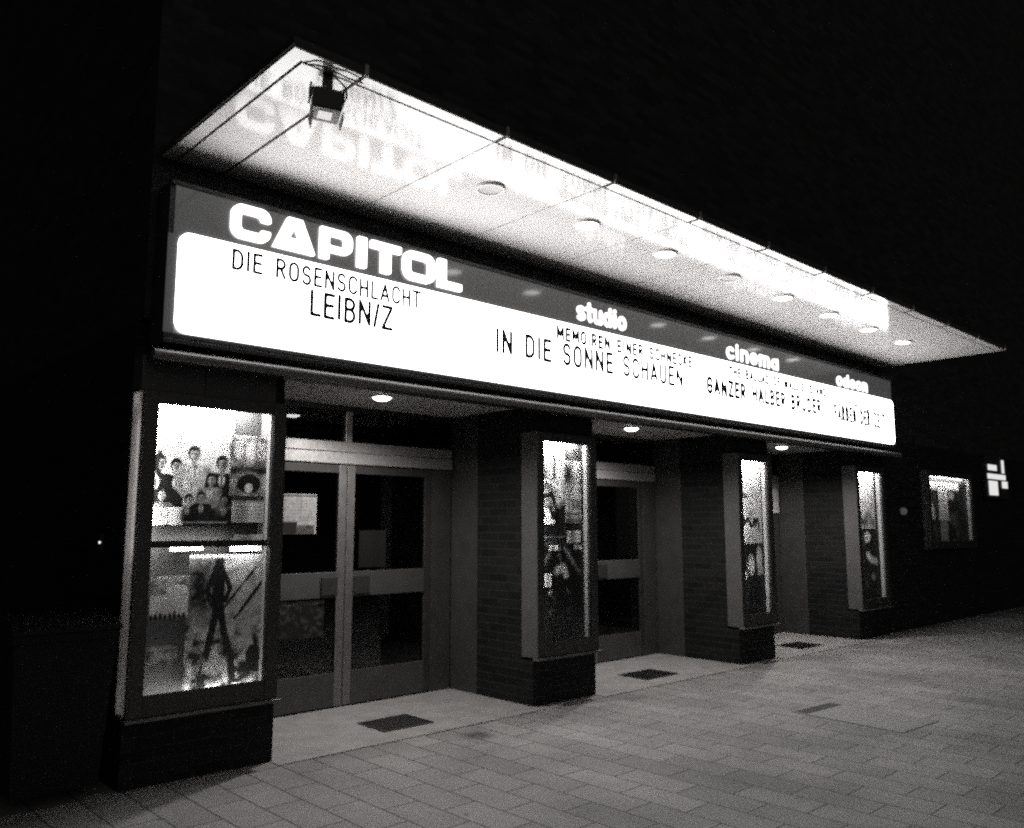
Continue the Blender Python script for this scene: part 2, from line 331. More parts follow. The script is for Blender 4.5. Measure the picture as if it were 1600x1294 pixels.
# ---------------------------------------------------------------- printed paper: a sheet with ink drawn on a fine grid
class Print:
    def __init__(s, w, h, base=.8, cell=.0055):
        s.w, s.h = w, h; s.nx = max(6, int(w / cell) + 1); s.ny = max(6, int(h / cell) + 1)
        s.X, s.Y = np.meshgrid(np.linspace(0, 1, s.nx), np.linspace(0, 1, s.ny)); s.a = np.full(s.X.shape, float(base)); s.soft = .8 / s.nx
    def mix(s, d, v, soft=None, op=1):
        k = np.clip(.5 - d / (2 * (soft or s.soft)), 0, 1) * op; s.a = s.a * (1 - k) + v * k; return s
    def ell(s, cx, cy, rx, ry, v, ang=0, soft=None, op=1):
        c, q = math.cos(R(ang)), math.sin(R(ang)); asp = s.h / s.w
        dx, dy = (s.X - cx), (s.Y - cy) * asp; u, w = c * dx + q * dy, -q * dx + c * dy
        return s.mix((np.hypot(u / rx, w / (ry * asp)) - 1) * min(rx, ry * asp), v, soft, op)
    def rect(s, x0, y0, x1, y1, v, soft=None, op=1):
        d = np.maximum(np.abs(s.X - (x0 + x1) / 2) - (x1 - x0) / 2, np.abs(s.Y - (y0 + y1) / 2) - (y1 - y0) / 2); return s.mix(d, v, soft, op)
    def line(s, pts, wd, v, soft=None, op=1):
        asp = s.h / s.w; return s.mix(seg_d(s.X, s.Y * asp, [(x, y * asp) for x, y in pts]) - wd / 2, v, soft, op)
    def noise(s, n, amp, lo=0, hi=1, box=(0, 0, 1, 1), seed=None):
        r = np.random.default_rng(seed if seed is not None else RNG.integers(1 << 30)); t = np.zeros(s.a.shape); am = 1.
        for o in range(4):
            k = n * 2 ** o; kx = max(2, int(k)); ky = max(2, int(k * s.h / s.w)); gr = r.random((ky + 2, kx + 2))
            fx, fy = s.X * kx, s.Y * ky; ix, iy = fx.astype(int), fy.astype(int); u, w = fx - ix, fy - iy; u = u * u * (3 - 2 * u); w = w * w * (3 - 2 * w)
            t += am * ((gr[iy, ix] * (1 - u) + gr[iy, ix + 1] * u) * (1 - w) + (gr[iy + 1, ix] * (1 - u) + gr[iy + 1, ix + 1] * u) * w - .5); am *= .55
        msk = (s.X >= box[0]) & (s.X <= box[2]) & (s.Y >= box[1]) & (s.Y <= box[3])
        s.a = np.clip(np.where(msk, s.a + amp * t, s.a), lo, hi); return s
    def grad(s, v0, v1, box=(0, 0, 1, 1)):
        msk = (s.X >= box[0]) & (s.X <= box[2]) & (s.Y >= box[1]) & (s.Y <= box[3])
        s.a = np.where(msk, v0 + (v1 - v0) * (s.Y - box[1]) / (box[3] - box[1]), s.a); return s
    def text(s, x0, y0, x1, y1, rows, v=.1, seed=1):
        r = random.Random(seed); dy = (y1 - y0) / rows
        for k in range(rows):
            x = x0; y = y1 - (k + .5) * dy
            while x < x1 - .03:
                w = r.uniform(.03, .13); s.rect(x, y - dy * .22, min(x1, x + w), y + dy * .22, v, op=.75); x += w + r.uniform(.02, .04)
        return s
    def man(s, cx, foot, hgt, suit=.04, skin=.42, hair=.05, shirt=.8, arm=0, lean=0):
        W_ = hgt * s.h / s.w; tx = cx + lean * W_ * .3; f = s.soft
        s.line([(cx, foot), (tx, foot + hgt * .5)], W_ * .36, suit)
        s.line([(tx - W_ * .17, foot + hgt * .66), (tx + W_ * .17, foot + hgt * .66)], W_ * .15, suit); s.line([(tx - W_ * .2, foot + hgt * .64), (tx - W_ * .25, foot + hgt * .4), (tx - W_ * .12, foot + hgt * .25)], W_ * .1, suit * .8)
        s.line([(tx + W_ * .2, foot + hgt * .64), (tx + W_ * .24, foot + hgt * .4), (tx + W_ * .08, foot + hgt * .28)], W_ * .1, suit * .8)
        s.ell(tx, foot + hgt * .62, W_ * .05, hgt * .10, shirt); s.line([(tx, foot + hgt * .7), (tx, foot + hgt * .54)], W_ * .025, suit * .5)
        hx, hy = cx + lean * W_ * .5, foot + hgt * .875
        s.line([(hx, hy - hgt * .1), (tx, foot + hgt * .7)], W_ * .07, skin * .7)
        s.ell(hx, hy + hgt * .03, W_ * .098, hgt * .115, hair); s.ell(hx + W_ * .008, hy - hgt * .005, W_ * .076, hgt * .095, skin)
        s.ell(hx + W_ * .035, hy - hgt * .01, W_ * .035, hgt * .085, skin * .55, soft=f * 1.5); s.line([(hx - W_ * .04, hy + hgt * .015), (hx + W_ * .05, hy + hgt * .015)], hgt * .018, skin * .25, op=.8)
        s.line([(hx - W_ * .02, hy - hgt * .05), (hx + W_ * .03, hy - hgt * .05)], hgt * .014, skin * .3, op=.8); s.line([(hx - W_ * .06, hy + hgt * .08), (hx + W_ * .07, hy + hgt * .09)], hgt * .045, hair)
        if arm: s.line([(tx + W_ * .2 * arm, foot + hgt * .66), (tx + W_ * .33 * arm, foot + hgt * .86), (tx + W_ * .26 * arm, foot + hgt * 1.12)], W_ * .075, suit); s.ell(tx + W_ * .255 * arm, foot + hgt * 1.16, W_ * .04, hgt * .05, skin)
        return s
    def sheet(s, name, x0, z0, Yp, label, cat, m=None, tilt=0, group=None, curl=.004):
        me = bpy.data.meshes.new(name); n = s.nx * s.ny
        co = np.zeros((n, 3)); co[:, 0] = (s.X.ravel() - .5) * s.w; co[:, 2] = s.Y.ravel() * s.h
        co[:, 1] = -curl * (np.cos(s.X.ravel() * 9 + z0 * 7) * .4 + np.abs(s.X.ravel() - .5) ** 3 * 5)
        i = np.arange(n).reshape(s.ny, s.nx); q = np.stack([i[:-1, :-1], i[:-1, 1:], i[1:, 1:], i[1:, :-1]], -1).reshape(-1, 4)
        me.from_pydata(co.tolist(), [], q.tolist()); me.update(); me.materials.append(m or M_INK)
        at = me.color_attributes.new('ink', 'FLOAT_COLOR', 'POINT'); s.noise(max(8, s.nx / 5), .10, 0, 1); v = np.clip(s.a, 0, 1); v = np.clip((v - .10) * 1.12 + .35 * (v - .5) * v * (1 - v) * 2, .012, .88); c = np.ones((n, 4)); c[:, :3] = v.ravel()[:, None]; at.data.foreach_set('color', c.ravel())
        o = bpy.data.objects.new(name, me); COL.objects.link(o)
        if cat != 'notice sheet' and abs(Yp - 5.565) < .02: x0 *= .992; z0 = 1.6 + (z0 - 1.6) * .992
        o.location = (x0 + s.w / 2, Yp, z0); o.rotation_euler = (0, R(tilt), 0)
        return tag(o, label, cat, group)

# ================================================================ THE PLACE
YF = 5.53                 # front of the pillars
YD = 6.70                 # plane of the doors
ZC = 2.705                # entrance ceiling
PIL = [(1.92, 2.93), (5.45, 6.29), (8.83, 9.62), (11.95, 12.93)]
XR = 27.0

# ---- ground
mb = MB(); mb.face([(-250, -250, 0), (350, -250, 0), (350, 350, 0), (-250, 350, 0)], M_PAVE); structure(mb.build('pavement'))
mb = MB()
for (a, b) in zip(PIL[:-1], PIL[1:]):
    mb.box(a[1] - .02, b[0] + .02, 5.39, 6.9, -.05, .006, M_SLAB)
structure(mb.build('entrance_floor'))

# ---- the cinema building
bld = thing('cinema_building', 'dark brick cinema building with pillared entrances under a lit marquee', 'building', (1.92, YF, 0))
bld.location = (0, 0, 0)
mb = MB()
mb.box(1.92, XR, 5.56, 6.6, 2.95, 17, M_UPPER)          # front wall above the entrances
mb.box(1.92, XR, 6.6, 16, 2.95, 17, M_UPPER)
mb.build('upper_wall', bld)
mb = MB(); mb.box(1.86, XR + .1, 5.50, 16, 17, 17.2, M_DARK); mb.build('roof_edge', bld)
mb = MB(); mb.box(1.92, 2.2, 6.32, 16, 0, 2.95, M_BRICK); mb.build('side_wall', bld)
mb = MB(); mb.box(12.93, XR, 5.56, 5.95, 0, 2.95, M_BRICK); mb.build('front_wall', bld)
mb = MB(); mb.box(2.2, 13.2, 11.0, 11.1, 0, 2.95, M_BLACK); mb.build('foyer_wall', bld)
for k, (a, b) in enumerate(PIL):
    mb = MB()
    mb.box(a, b, 5.685, 6.30, 0, 2.95, M_BRICK)
    mb.box(a, b, YF, 5.685, 0, .40, M_BRICK)
    if k: mb.box(a, b, YF, 5.685, 2.475, 2.70, M_BRICK)
    else: mb.box(a, 2.335, YF, 5.685, 2.475, 2.70, M_CLAD); mb.box(2.341, 2.86, YF, 5.685, 2.475, 2.70, M_CLAD); mb.box(2.862, b, YF + .003, 5.685, 2.475, 2.70, M_BRICK)
    mb.build('brick_pillar', bld)
    mb = MB(); mb.box(a + .004, b - .004, 6.30, 6.74, 0, ZC - .002, M_WOOD); mb.build('door_jamb', bld, .004)
for (a, b) in zip(PIL[:-1], PIL[1:]):
    mb = MB(); mb.box(a[1], b[0], 5.50, 6.9, ZC, ZC + .12, M_CEIL); mb.build('entrance_ceiling', bld)
# rounded metal ledge along the bottom of the sign and the ceiling edge
mb = MB()
mb.tube([(1.90, 5.305, 2.672), (13.12, 5.305, 2.672)], .034, M_TRIM, 14)
mb.box(1.93, 13.08, 5.335, 5.50, 2.65, 2.70, M_ALUD)
mb.build('ceiling_ledge', bld)

# ---- door sets of the three entrances
def door_leaf(cx, side, wid, parent):
    """one glazed leaf, side -1 hinges left, +1 hinges right; meeting edge at cx"""
    x0, x1 = (cx - wid, cx - .004) if side < 0 else (cx + .004, cx + wid)
    st = .082
    mb = MB()
    ma, mz = (M_DOORMET, M_STILE) if side < 0 else (M_STILE, M_DOORMET)
    mb.box(x0, x0 + st, YD, YD + .05, .02, 2.155, ma); mb.box(x1 - st, x1, YD, YD + .05, .02, 2.155, mz)
    mb.box(x0 + st, x1 - st, YD, YD + .05, 2.08, 2.155, M_DOORMET)
    d = mb.build('entrance_door', parent, .004)
    box('kick_plate', d, x0 + st, x1 - st, YD - .004, YD + .045, .02, .31, M_KICK, .003)
    box('push_plate', d, x0 + st, x1 - st, YD - .006, YD + .044, .965, 1.19, M_KICK, .004)
    box('glass_pane', d, x0 + st, x1 - st, YD + .02, YD + .028, .31, .965, M_DGLASS)
    box('glass_pane', d, x0 + st, x1 - st, YD + .02, YD + .028, 1.19, 2.08, M_DGLASS)
    hx = (x1 - .25, x1 - .085) if side < 0 else (x0 + .085, x0 + .25)
    mb = MB(); mb.box(hx[0], hx[1], YD - .03, YD - .007, .985, 1.15, M_DARK); mb.build('handle', d, .006)
    return d
LAMPX = [4.06, 7.43, 10.74]
for k, (a, b) in enumerate(zip(PIL[:-1], PIL[1:])):
    x0, x1 = a[1], b[0]; cx = (x0 + x1) / 2 + .02; w = .98
    door_leaf(cx, -1, w, bld); door_leaf(cx, 1, w, bld)
    box('transom_bar', bld, x0 + .01, x1 - .01, YD - .02, YD + .06, 2.165, 2.27, M_ALU, .006)
    box('transom_bar', bld, x0 + .01, x1 - .01, YD - .008, YD + .06, 2.275, 2.37, M_ALU, .006)
    mb = MB(); mb.box(x0 + .01, x1 - .01, YD - .01, YD + .05, 2.655, ZC - .003, M_DOORMET); mb.box(cx - .035, cx + .035, YD - .012, YD + .05, 2.37, 2.655, M_ALU)
    tw = mb.build('transom_window', bld, .004)
    box('glass_pane', tw, x0 + .02, x1 - .02, YD + .02, YD + .028, 2.37, 2.655, M_DGLASS)
    box('side_panel', bld, x0 + .01, cx - w - .002, YD + .002, YD + .05, .0, 2.164, M_WOOD, .003)
    box('side_panel', bld, cx + w + .002, x1 - .01, YD + .002, YD + .05, .0, 2.164, M_WOOD, .003)
    mb = MB(); mb.lathe((LAMPX[k], 5.95, ZC), [(.11, -.001), (.105, -.018), (.08, -.02), (.074, -.006)], M_WHITE, 36)
    dl = mb.build('downlight', bld)
    mb = MB(); mb.lathe((LAMPX[k], 5.95, ZC), [(.076, -.008), (.07, -.026), (.05, -.038), (.025, -.043), (.001, -.044)], M_RECLAMP, 32); mb.build('lamp', dl, smooth=True)
    ld = bpy.data.lights.new('downlight_beam', 'SPOT'); ld.energy = 175; ld.spot_size = R(158); ld.spot_blend = 1.0; ld.shadow_soft_size = .05; ld.color = (1, .96, .93)
    lo = bpy.data.objects.new('downlight_beam', ld); COL.objects.link(lo); lo.location = (LAMPX[k], 5.95, ZC - .10); lo.parent = dl

# ---- canopy
cx0, cx1, cy0, cy1, cz = 1.975, 13.13, 3.755, 5.56, 4.07
can = thing('canopy', 'flat white canopy roof with glossy lit underside and downlights above the sign', 'canopy', (0, 0, 0))
mb = MB(); mb.box(cx0 - .012, cx1 + .012, cy0 - .012, cy1, cz + .0125, cz + .055, M_ROOF); mb.build('canopy_roof', can)
gx0, gx1, gy = cx0 + .105, cx1 - .105, cy0 + .11
joints = [2.40 + 1.066 * i for i in range(11)]
# outer rim: mitred strips round three sides
mb = MB(); w = .019
def slab(pts): # thin soffit sheet with a lower face and edges
    p = [(x, y, cz) for x, y in pts]; q = [(x, y, cz + .012) for x, y in pts]
    mb.face(p[::-1], M_SOFFIT)
    for i in range(len(p)):
        j = (i + 1) % len(p); mb.face([p[i], p[j], q[j], q[i]], M_SOFFIT)
slab([(cx0, cy0), (cx0, cy1 - .01), (gx0 - w, cy1 - .01), (gx0 - w, gy - w)])
slab([(cx1, cy0), (gx1 + w, gy - w), (gx1 + w, cy1 - .01), (cx1, cy1 - .01)])
slab([(cx0, cy0), (gx0 - w, gy - w), (gx1 + w, gy - w), (cx1, cy0)])
mb.build('rim_strip', can)
xs = [gx0] + joints + [gx1]
for a, b in zip(xs[:-1], xs[1:]):
    if b - a < .05: continue
    ja, jb = (.011 if a < 2.5 else .0065), (.011 if b < 2.5 else .0065)
    if a == gx0: ja = 0
    mb = MB(); slab([(a + ja, gy), (a + ja, cy1 - .01), (b - jb, cy1 - .01), (b - jb, gy)]); mb.build('soffit_panel', can)
for x in joints:
    mb = MB(); mb.box(x - .011, x + .011, cy0 - .03, cy0 - .013, cz - .004, cz + .06, M_ALU); mb.box(x - .008, x + .008, cy0 - .03, gy - w, cz - .006, cz - .001, M_GROOVE)
    mb.build('bracket', can)
lx = [3.94 + 1.078 * i for i in range(8)]
for i, x in enumerate(lx):
    y = 4.43 + .012 * i; off = i in (0, 3)
    mb = MB(); mb.lathe((x, y, cz), [(.112, -.001), (.108, -.016), (.104, -.019), (.093, -.019), (.089, -.006)], M_WHITE, 40)
    dl = mb.build('downlight', can, smooth=False)
    mb = MB(); mb.disc((x, y, cz - .013), .0885, M_LAMPOFF if off else M_LAMP, 36); mb.build('lamp', dl)

# ---- marquee sign
YS = 5.32; q = YS / 5.25
SX = lambda x: x * q
SZ = lambda z: 1.6 + (z - 1.6) * q
sx0, sx1 = SX(1.965), SX(12.80); zb, zw, zt = SZ(2.815), SZ(3.472), SZ(3.775)
sign = thing('marquee_sign', 'long lit cinema sign box reading CAPITOL over white film title boards', 'sign', (0, 0, 0))
mb = MB()
mb.box(sx0 - .03, sx1 + .03, YS + .012, 5.555, zb - .075, zt + .03, M_DARK)
mb.box(sx0 - .03, sx1 + .03, YS - .012, YS + .012, zb - .075, zb - .045, M_ALUD)
mb.box(sx0 - .03, sx1 + .03, YS - .006, YS + .012, zb - .040, zb - .006, M_DARK)
mb.box(sx0 - .03, sx1 + .03, YS - .014, YS + .012, zt + .004, zt + .03, M_ALUD)
mb.build('sign_box', sign, .003)
def header_piece(a, b):
    mb = MB(); mb.box(a, b, YS, YS + .01, zw - .02, zt, M_SIGNH); mb.build('header_panel', sign)
seams = [sx0, SX(3.72), SX(5.655), SX(7.475), SX(9.9), sx1]
for a, b in zip(seams[:-1], seams[1:]): header_piece(a + .003, b - .003)
box('side_stile', sign, sx0 - .03, sx0 + .035, YS - .001, YS + .0118, zb - .004, zw - .0205, M_SIGNH)
# white title board with rounded left corners and right corners, in front of the header plane
xs_ = np.linspace(sx0 + .03, sx1 + .012, 3); wx0, wx1 = sx0 + .035, sx1 - .005
def rpoly(x0, z0, x1, z1, r, n=8):
    p = []
    for (cx, cz_, a0) in ((x1 - r, z0 + r, -90), (x1 - r, z1 - r, 0), (x0 + r, z1 - r, 90), (x0 + r, z0 + r, 180)):
        p += [(cx + r * math.cos(R(a0 + 90 * i / n)), cz_ + r * math.sin(R(a0 + 90 * i / n))) for i in range(n + 1)]
    return p
pl = rpoly(wx0, zb, wx1, zw, .075)
mb = MB(); YW = YS - .016
rr = .075; NX = 26
ex = [wx0, wx0 + rr] + list(np.linspace(wx0 + rr, wx1 - rr, NX + 1)[1:-1]) + [wx1 - rr, wx1]
zm = (zb + zw) / 2
for a, b in zip(ex[1:-2], ex[2:-1]):
    mb.face([(a, YW, zb), (b, YW, zb), (b, YW, zm), (a, YW, zm)], M_SIGNW); mb.face([(a, YW, zm), (b, YW, zm), (b, YW, zw), (a, YW, zw)], M_SIGNW)
mb.face([(x, YW, z) for x, z in pl if x >= wx1 - rr - 1e-6], M_SIGNW)
mb.face([(x, YW, z) for x, z in pl if x <= wx0 + rr + 1e-6], M_SIGNW)
for i in range(len(pl)):
    (xa, za), (xb, zb_) = pl[i], pl[(i + 1) % len(pl)]
    mb.face([(xa, YW, za), (xa, YS - .0012, za), (xb, YS - .0012, zb_), (xb, YW, zb_)], M_SIGNW)
mb.build('title_board', sign)
# small dark clips left on the board
for (px, pz) in ((2.06, 3.35), (2.05, 3.06)):
    mb = MB(); mb.box(SX(px) - .022, SX(px) + .022, YW - .006, YW - .001, SZ(pz) - .006, SZ(pz) + .006, M_FLANK); mb.build('letter_clip', sign)
L = lambda t, x0, x1, z0, h, wt, **k: lettering(t, GL, SX(x0) + .02, SX(x1), SZ(z0), h * q, wt, YW - .001, M_LETTERB, sign, .0035, **k)
L('DIE ROSENSCHLACHT', 2.335, 3.915, 3.308, .125, .025, gap=.2, sag=.004)
L('LEIBN/Z', 2.925, 3.65, 3.095, .168, .031, gap=.17, sag=.006)
L('IN DIE SONNE SCHAUEN', 4.705, 7.42, 3.083, .183, .038, gap=.23, sag=.005)
L('MEMOIREN EINER SCHNECKE', 5.46, 7.60, 3.312, .108, .032, gap=.25, sag=.004)
L('GANZER HALBER BRUDER', 7.86, 10.50, 3.072, .160, .047, gap=.25, sag=.006)
L('THE BALLAD OF WALLIS ISLAND', 8.31, 10.66, 3.318, .095, .033, gap=.26, sag=.004)
L('FARBEN DER ZEIT', 10.86, 12.47, 3.035, .182, .047, gap=.32, sag=.005)
L('ZIKADEN', 11.0, 12.16, 3.25, .09, .030, gap=.3, sag=.004)
# CAPITOL in wide square-shouldered capitals
def capitol():
    mb = MB(); h = .236; z0 = 3.55; T = .056
    specs = 'CAPITOL'; spans = ((2.368, 2.652), (2.678, 3.004), (3.05, 3.318), (3.371, 3.446), (3.49, 3.768), (3.796, 4.108), (4.146, 4.39))
    for c, (x, xe) in zip(specs, spans):
        w = xe - x; res = .0075
        X, Y = np.meshgrid(xs := np.arange(-.02, w + .03, res), ys := np.arange(-.02, h + .03, res))
        B = lambda a, b, c_, d, r=.004: rbox(X, Y, a, b, c_, d, r)
        if c == 'C':
            f = np.maximum(B(0, 0, w, h, .075), -B(T * 1.15, T, w - T * 1.15, h - T, .03)); f = np.maximum(f, -B(w * .55, h * .36, w + .1, h * .635))
        elif c == 'O': f = np.maximum(B(0, 0, w, h, .085), -B(T * 1.15, T, w - T * 1.15, h - T, .03))
        elif c == 'A':
            hw = w / 2; nrm = math.hypot(h, hw - .055)
            o = np.maximum(((np.abs(X - hw) - hw) * h + Y * (hw - .055)) / nrm, np.maximum(-Y, Y - h)); i_ = o + .074
            i2 = np.maximum(i_, np.maximum(-(Y - h * .36), Y - h * .78)); leg = np.maximum(i_, Y - h * .15)
            f = np.maximum(np.maximum(o, -i2), -leg)
        elif c == 'P': f = np.minimum(np.maximum(B(0, h * .26, w, h, .07), -B(T * 1.2, h * .26 + T * .8, w - T * 1.15, h - T * .9, .022)), B(0, 0, T * 1.25, h)); f = np.minimum(f, np.maximum(B(0, h * .26, .15, h), -B(T * 1.2, h * .26 + T * .8, .2, h - T * .9, .01)))
        elif c == 'I': f = B(0, 0, w, h)
        elif c == 'T': f = np.minimum(B(0, h - T, w, h), B(w / 2 - .042, 0, w / 2 + .042, h))
        elif c == 'L': f = np.minimum(B(0, 0, .078, h), B(0, 0, w, T))
        bx = x; march(f, xs, ys, lambda u, v, d: (bx + u, YS - .001 - d, z0 + v), mb, M_LETTERW, .028)
    return mb.build('lettering', sign)
capitol()
Gt = lambda t, x0, x1, z0, h, wt, gap: lettering(t, GR, SX(x0) + .03, SX(x1) - .03, SZ(z0), h * q, wt, YS - .001, M_LETTERS, sign, .010, gap=gap, res=.005)
Gt('studio', 5.745, 6.52, 3.552, .112, .042, .15)
Gt('cinema', 8.285, 9.50, 3.532, .112, .045, .15)
Gt('odeon', 11.0, 12.0, 3.526, .104, .044, .15)

# ---- floodlight hung from the canopy corner
fl = thing('floodlight', 'small black floodlight hanging on a stem under the corner of the canopy', 'floodlight', (2.235, 3.86, cz))
mb = MB(); mb.box(-.028, .028, -.012, .012, -.135, -.0, M_DARK); mb.box(-.045, .045, -.03, .03, -.008, -.001, M_DARK)
for z in (-.12, -.10): mb.tube([(-.012, -.012, z), (-.012, -.018, z)], .006, M_ALU, 8)
mb.build('bracket', fl, .003)
mb = MB(); mb.box(-.094, -.083, -.03, .03, -.20, -.10, M_DARK); mb.box(.083, .094, -.03, .03, -.20, -.10, M_DARK); mb.box(-.094, .094, -.03, .03, -.14, -.128, M_DARK); mb.build('yoke', fl, .002)
mb = MB()
k = len(mb.v)
def frustum(z0, x0, y0, z1, x1, y1, m, inner=False):
    a = [(-x0, -y0, z0), (x0, -y0, z0), (x0, y0, z0), (-x0, y0, z0)]; b = [(-x1, -y1, z1), (x1, -y1, z1), (x1, y1, z1), (-x1, y1, z1)]
    for i in range(4):
        j = (i + 1) % 4; f = [a[i], a[j], b[j], b[i]]; mb.face(f[::-1] if inner else f, m)
    return a, b
a, _ = frustum(-.135, .06, .05, -.155, .074, .066, M_DARK); mb.face(a[::-1], M_DARK); frustum(-.155, .074, .066, -.262, .080, .066, M_DARK)
_, b_ = frustum(-.262, .080, .066, -.268, .074, .06, M_DARK); mb.face(b_, M_DARK)
for i in range(5): mb.box(-.08 + i * .036, -.074 + i * .036, -.05, .05, -.15, -.128, M_DARK)
hd = mb.build('lamp_head', fl)
M_FLAP = plain('barn_door_grey', .4, .5)
mb = MB(); mb.box(-.074, .074, -.06, .06, -.272, -.2685, M_FLAP); mb.box(-.04, .034, -.034, .034, -.275, -.2725, emit('lens_centre_emit', .55, .7, sample=False)); mb.build('lens', hd)  # pale lens centre carries its own weak emission
for nm, pts in (('barn_door', [(-.083, -.066, -.268), (-.083, .066, -.268), (-.07, .05, -.34), (-.07, -.04, -.325)]), ('barn_door', [(.083, -.066, -.268), (.083, .066, -.268), (.09, .055, -.315), (.09, -.05, -.315)])):
    mb = MB(); mb.face(pts, M_FLAP); mb.face([(x + .0025, y + .0025, z) for x, y, z in pts][::-1], M_FLAP); mb.build(nm, hd)
fl.rotation_euler = (R(-9), R(3), R(-22))
def cab(pts, r=.006):
    P = np.array(pts, float); t = np.linspace(0, 1, 30); k = np.linspace(0, 1, len(P)); c = [np.interp(t, k, P[:, i]) for i in range(3)]
    for _ in range(3): c = [np.concatenate([[v[0]], (v[:-2] + 2 * v[1:-1] + v[2:]) / 4, [v[-1]]]) for v in c]
    return list(zip(*c))
mb = MB(); M_CABLE = plain('grey_cable', .10, .5)
mb.tube(cab([(2.085, 3.86, cz - .004), (2.14, 3.80, cz - .015), (2.24, 3.80, cz - .012), (2.33, 3.80, cz - .02), (2.42, 3.80, cz - .012)]), .005, M_CABLE, 8)
mb.tube(cab([(2.18, 3.82, cz - .006), (2.26, 3.83, cz - .02), (2.345, 3.85, cz - .05), (2.36, 3.86, cz - .10), (2.33, 3.87, cz - .15), (2.30, 3.87, cz - .18)]), .0055, M_CABLE, 8)
tag(mb.build('cable'), 'thin grey cable looping along the canopy rim down to the black floodlight', 'cable')

# ---- display cases on the pillars
def display_case(x0, x1, z0, z1, label, y0=5.475, y1=5.683, left=None, tube=M_TUBE, side=M_TUBEV, vlen=(.55, .97), post=.095, top=.085, bot=.13, rpost=None, sill=True, mid=None, back=.104):
    t = thing('display_case', label, 'display case', (0, 0, 0), 'poster cases on the cinema front')
    rp = rpost or post
    mb = MB()
    mb.box(x0 + .0085, x0 + post, y0, y0 + .045, z0, z1, M_ALUD); mb.box(x1 - rp, x1, y0, y0 + .045, z0, z1, M_ALUD)
    mb.box(x0 + post, x1 - rp, y0 + .002, y0 + .045, z1 - top, z1, M_ALUD); mb.box(x0 + post, x1 - rp, y0 + .002, y0 + .045, z0, z0 + bot, M_ALUD)
    mb.build('frame', t, .006)
    box('side_panel', t, x0, x0 + .008, y0 + .001, y1, z0, z1, left or M_FLANK)
    box('side_panel', t, x1 - rp - .004, x1 - .002, y0 + .046, y1, z0, z1, M_SIDEW)
    box('top_panel', t, x0 + .009, x1 - rp - .005, y0 + .046, y1, z1 - .012, z1 - .001, M_WHITE)
    box('bottom_panel', t, x0 + .009, x1 - rp - .005, y0 + .046, y1, z0, z0 + .02, M_ALUD)
    box('back_panel', t, x0 + .009, x1 - rp - .005, y0 + back, y0 + back + .012, z0 + .021, z1 - .013, M_BLACK)
    box('glass_pane', t, x0 + post, x1 - rp, y0 + .022, y0 + .027, z0 + bot, z1 - top, M_GLASS)
    if tube:
        lamp_tube((x0 + .13, y0 + .047, z1 - .05), (x1 - rp - .10, y0 + .047, z1 - .05), .012, tube, t)
    for a_, b_, side in ([] if not side else [(vlen[0], vlen[1] - .03, side)] + ([(vlen[2], vlen[0] - .02, M_TUBEL)] if len(vlen) > 2 else [])):
        h = z1 - z0; lamp_tube((x0 + .05, y0 + .047, z0 + h * a_), (x0 + .05, y0 + .047, z0 + h * b_), .012, side, t)  # hidden upright tubes, added to light posters and inner wall down their height
    if mid:
        lamp_tube((x0 + .16, y0 + .058, mid), (x1 - rp - .06, y0 + .058, mid), .010, M_TUBEL, t)
        lamp_tube((x0 + .13, y0 + .05, z0 + .06), (x1 - rp - .06, y0 + .05, z0 + .06), .010, M_TUBEW, t)  # bottom tube added out of sight to brighten the foot of the posters
        mb = MB(); mb.box(x0 + post, x1 - rp - .006, y0 + .034, y0 + .04, mid - .013, mid + .03, M_ALUD); mb.box(x0 + post, x1 - rp - .006, y0 + .041, y0 + .084, mid + .018, mid + .024, M_ALUD); mb.build('light_shield', t)  # shield added to hide the middle tube and block its upward light
    if sill: box('sill', t, x0 - .015, x1 + .02, y0 - .022, y0 + .05, z0 - .022, z0 - .001, M_TRIM, .006)
    return t
Z0, Z1 = .425, 2.47
display_case(1.925, 2.925, Z0, Z1, 'wide glazed poster case with crowded film posters on the near corner pillar', left=M_OPAL, vlen=(.48, .93), mid=1.475, back=.19)
display_case(5.455, 6.285, Z0, Z1, 'narrow poster case with dark film posters on the pillar between two entrances', vlen=(.5, .97, .10))
display_case(8.835, 9.615, Z0, Z1, 'narrow poster case with white sketch poster above scattered notices', vlen=(.1, .97))
display_case(11.955, 12.925, Z0, Z1, 'narrow poster case below the word odeon at the far end of the sign', vlen=(.1, .97))
display_case(14.50, 16.60, 1.22, 2.52, 'low wide wall case beyond the canopy with a bright T shape', y0=5.44, y1=5.558, side=M_TUBEW, vlen=(.1, .97), sill=False, tube=emit('far_tube', 260, .9))
t = thing('light_sign', 'small backlit sign of white panels beyond the last wall case', 'sign', (0, 0, 0))
box('housing', t, 17.40, 18.62, 5.46, 5.558, 2.12, 2.95, M_DARK, .01)
M_SMALLW = emit('small_lit_panel', .75, .6)
for (a, b, c, e) in ((17.50, 17.98, 2.655, 2.765), (17.45, 18.46, 2.49, 2.59), (17.49, 17.97, 2.18, 2.455), (18.24, 18.55, 2.33, 2.465), (18.28, 18.41, 2.62, 2.88)): box('lit_panel', t, a, b, 5.448, 5.459, c, e, M_SMALLW, .006)

# ---- posters and notices inside the cases
YP = 5.570
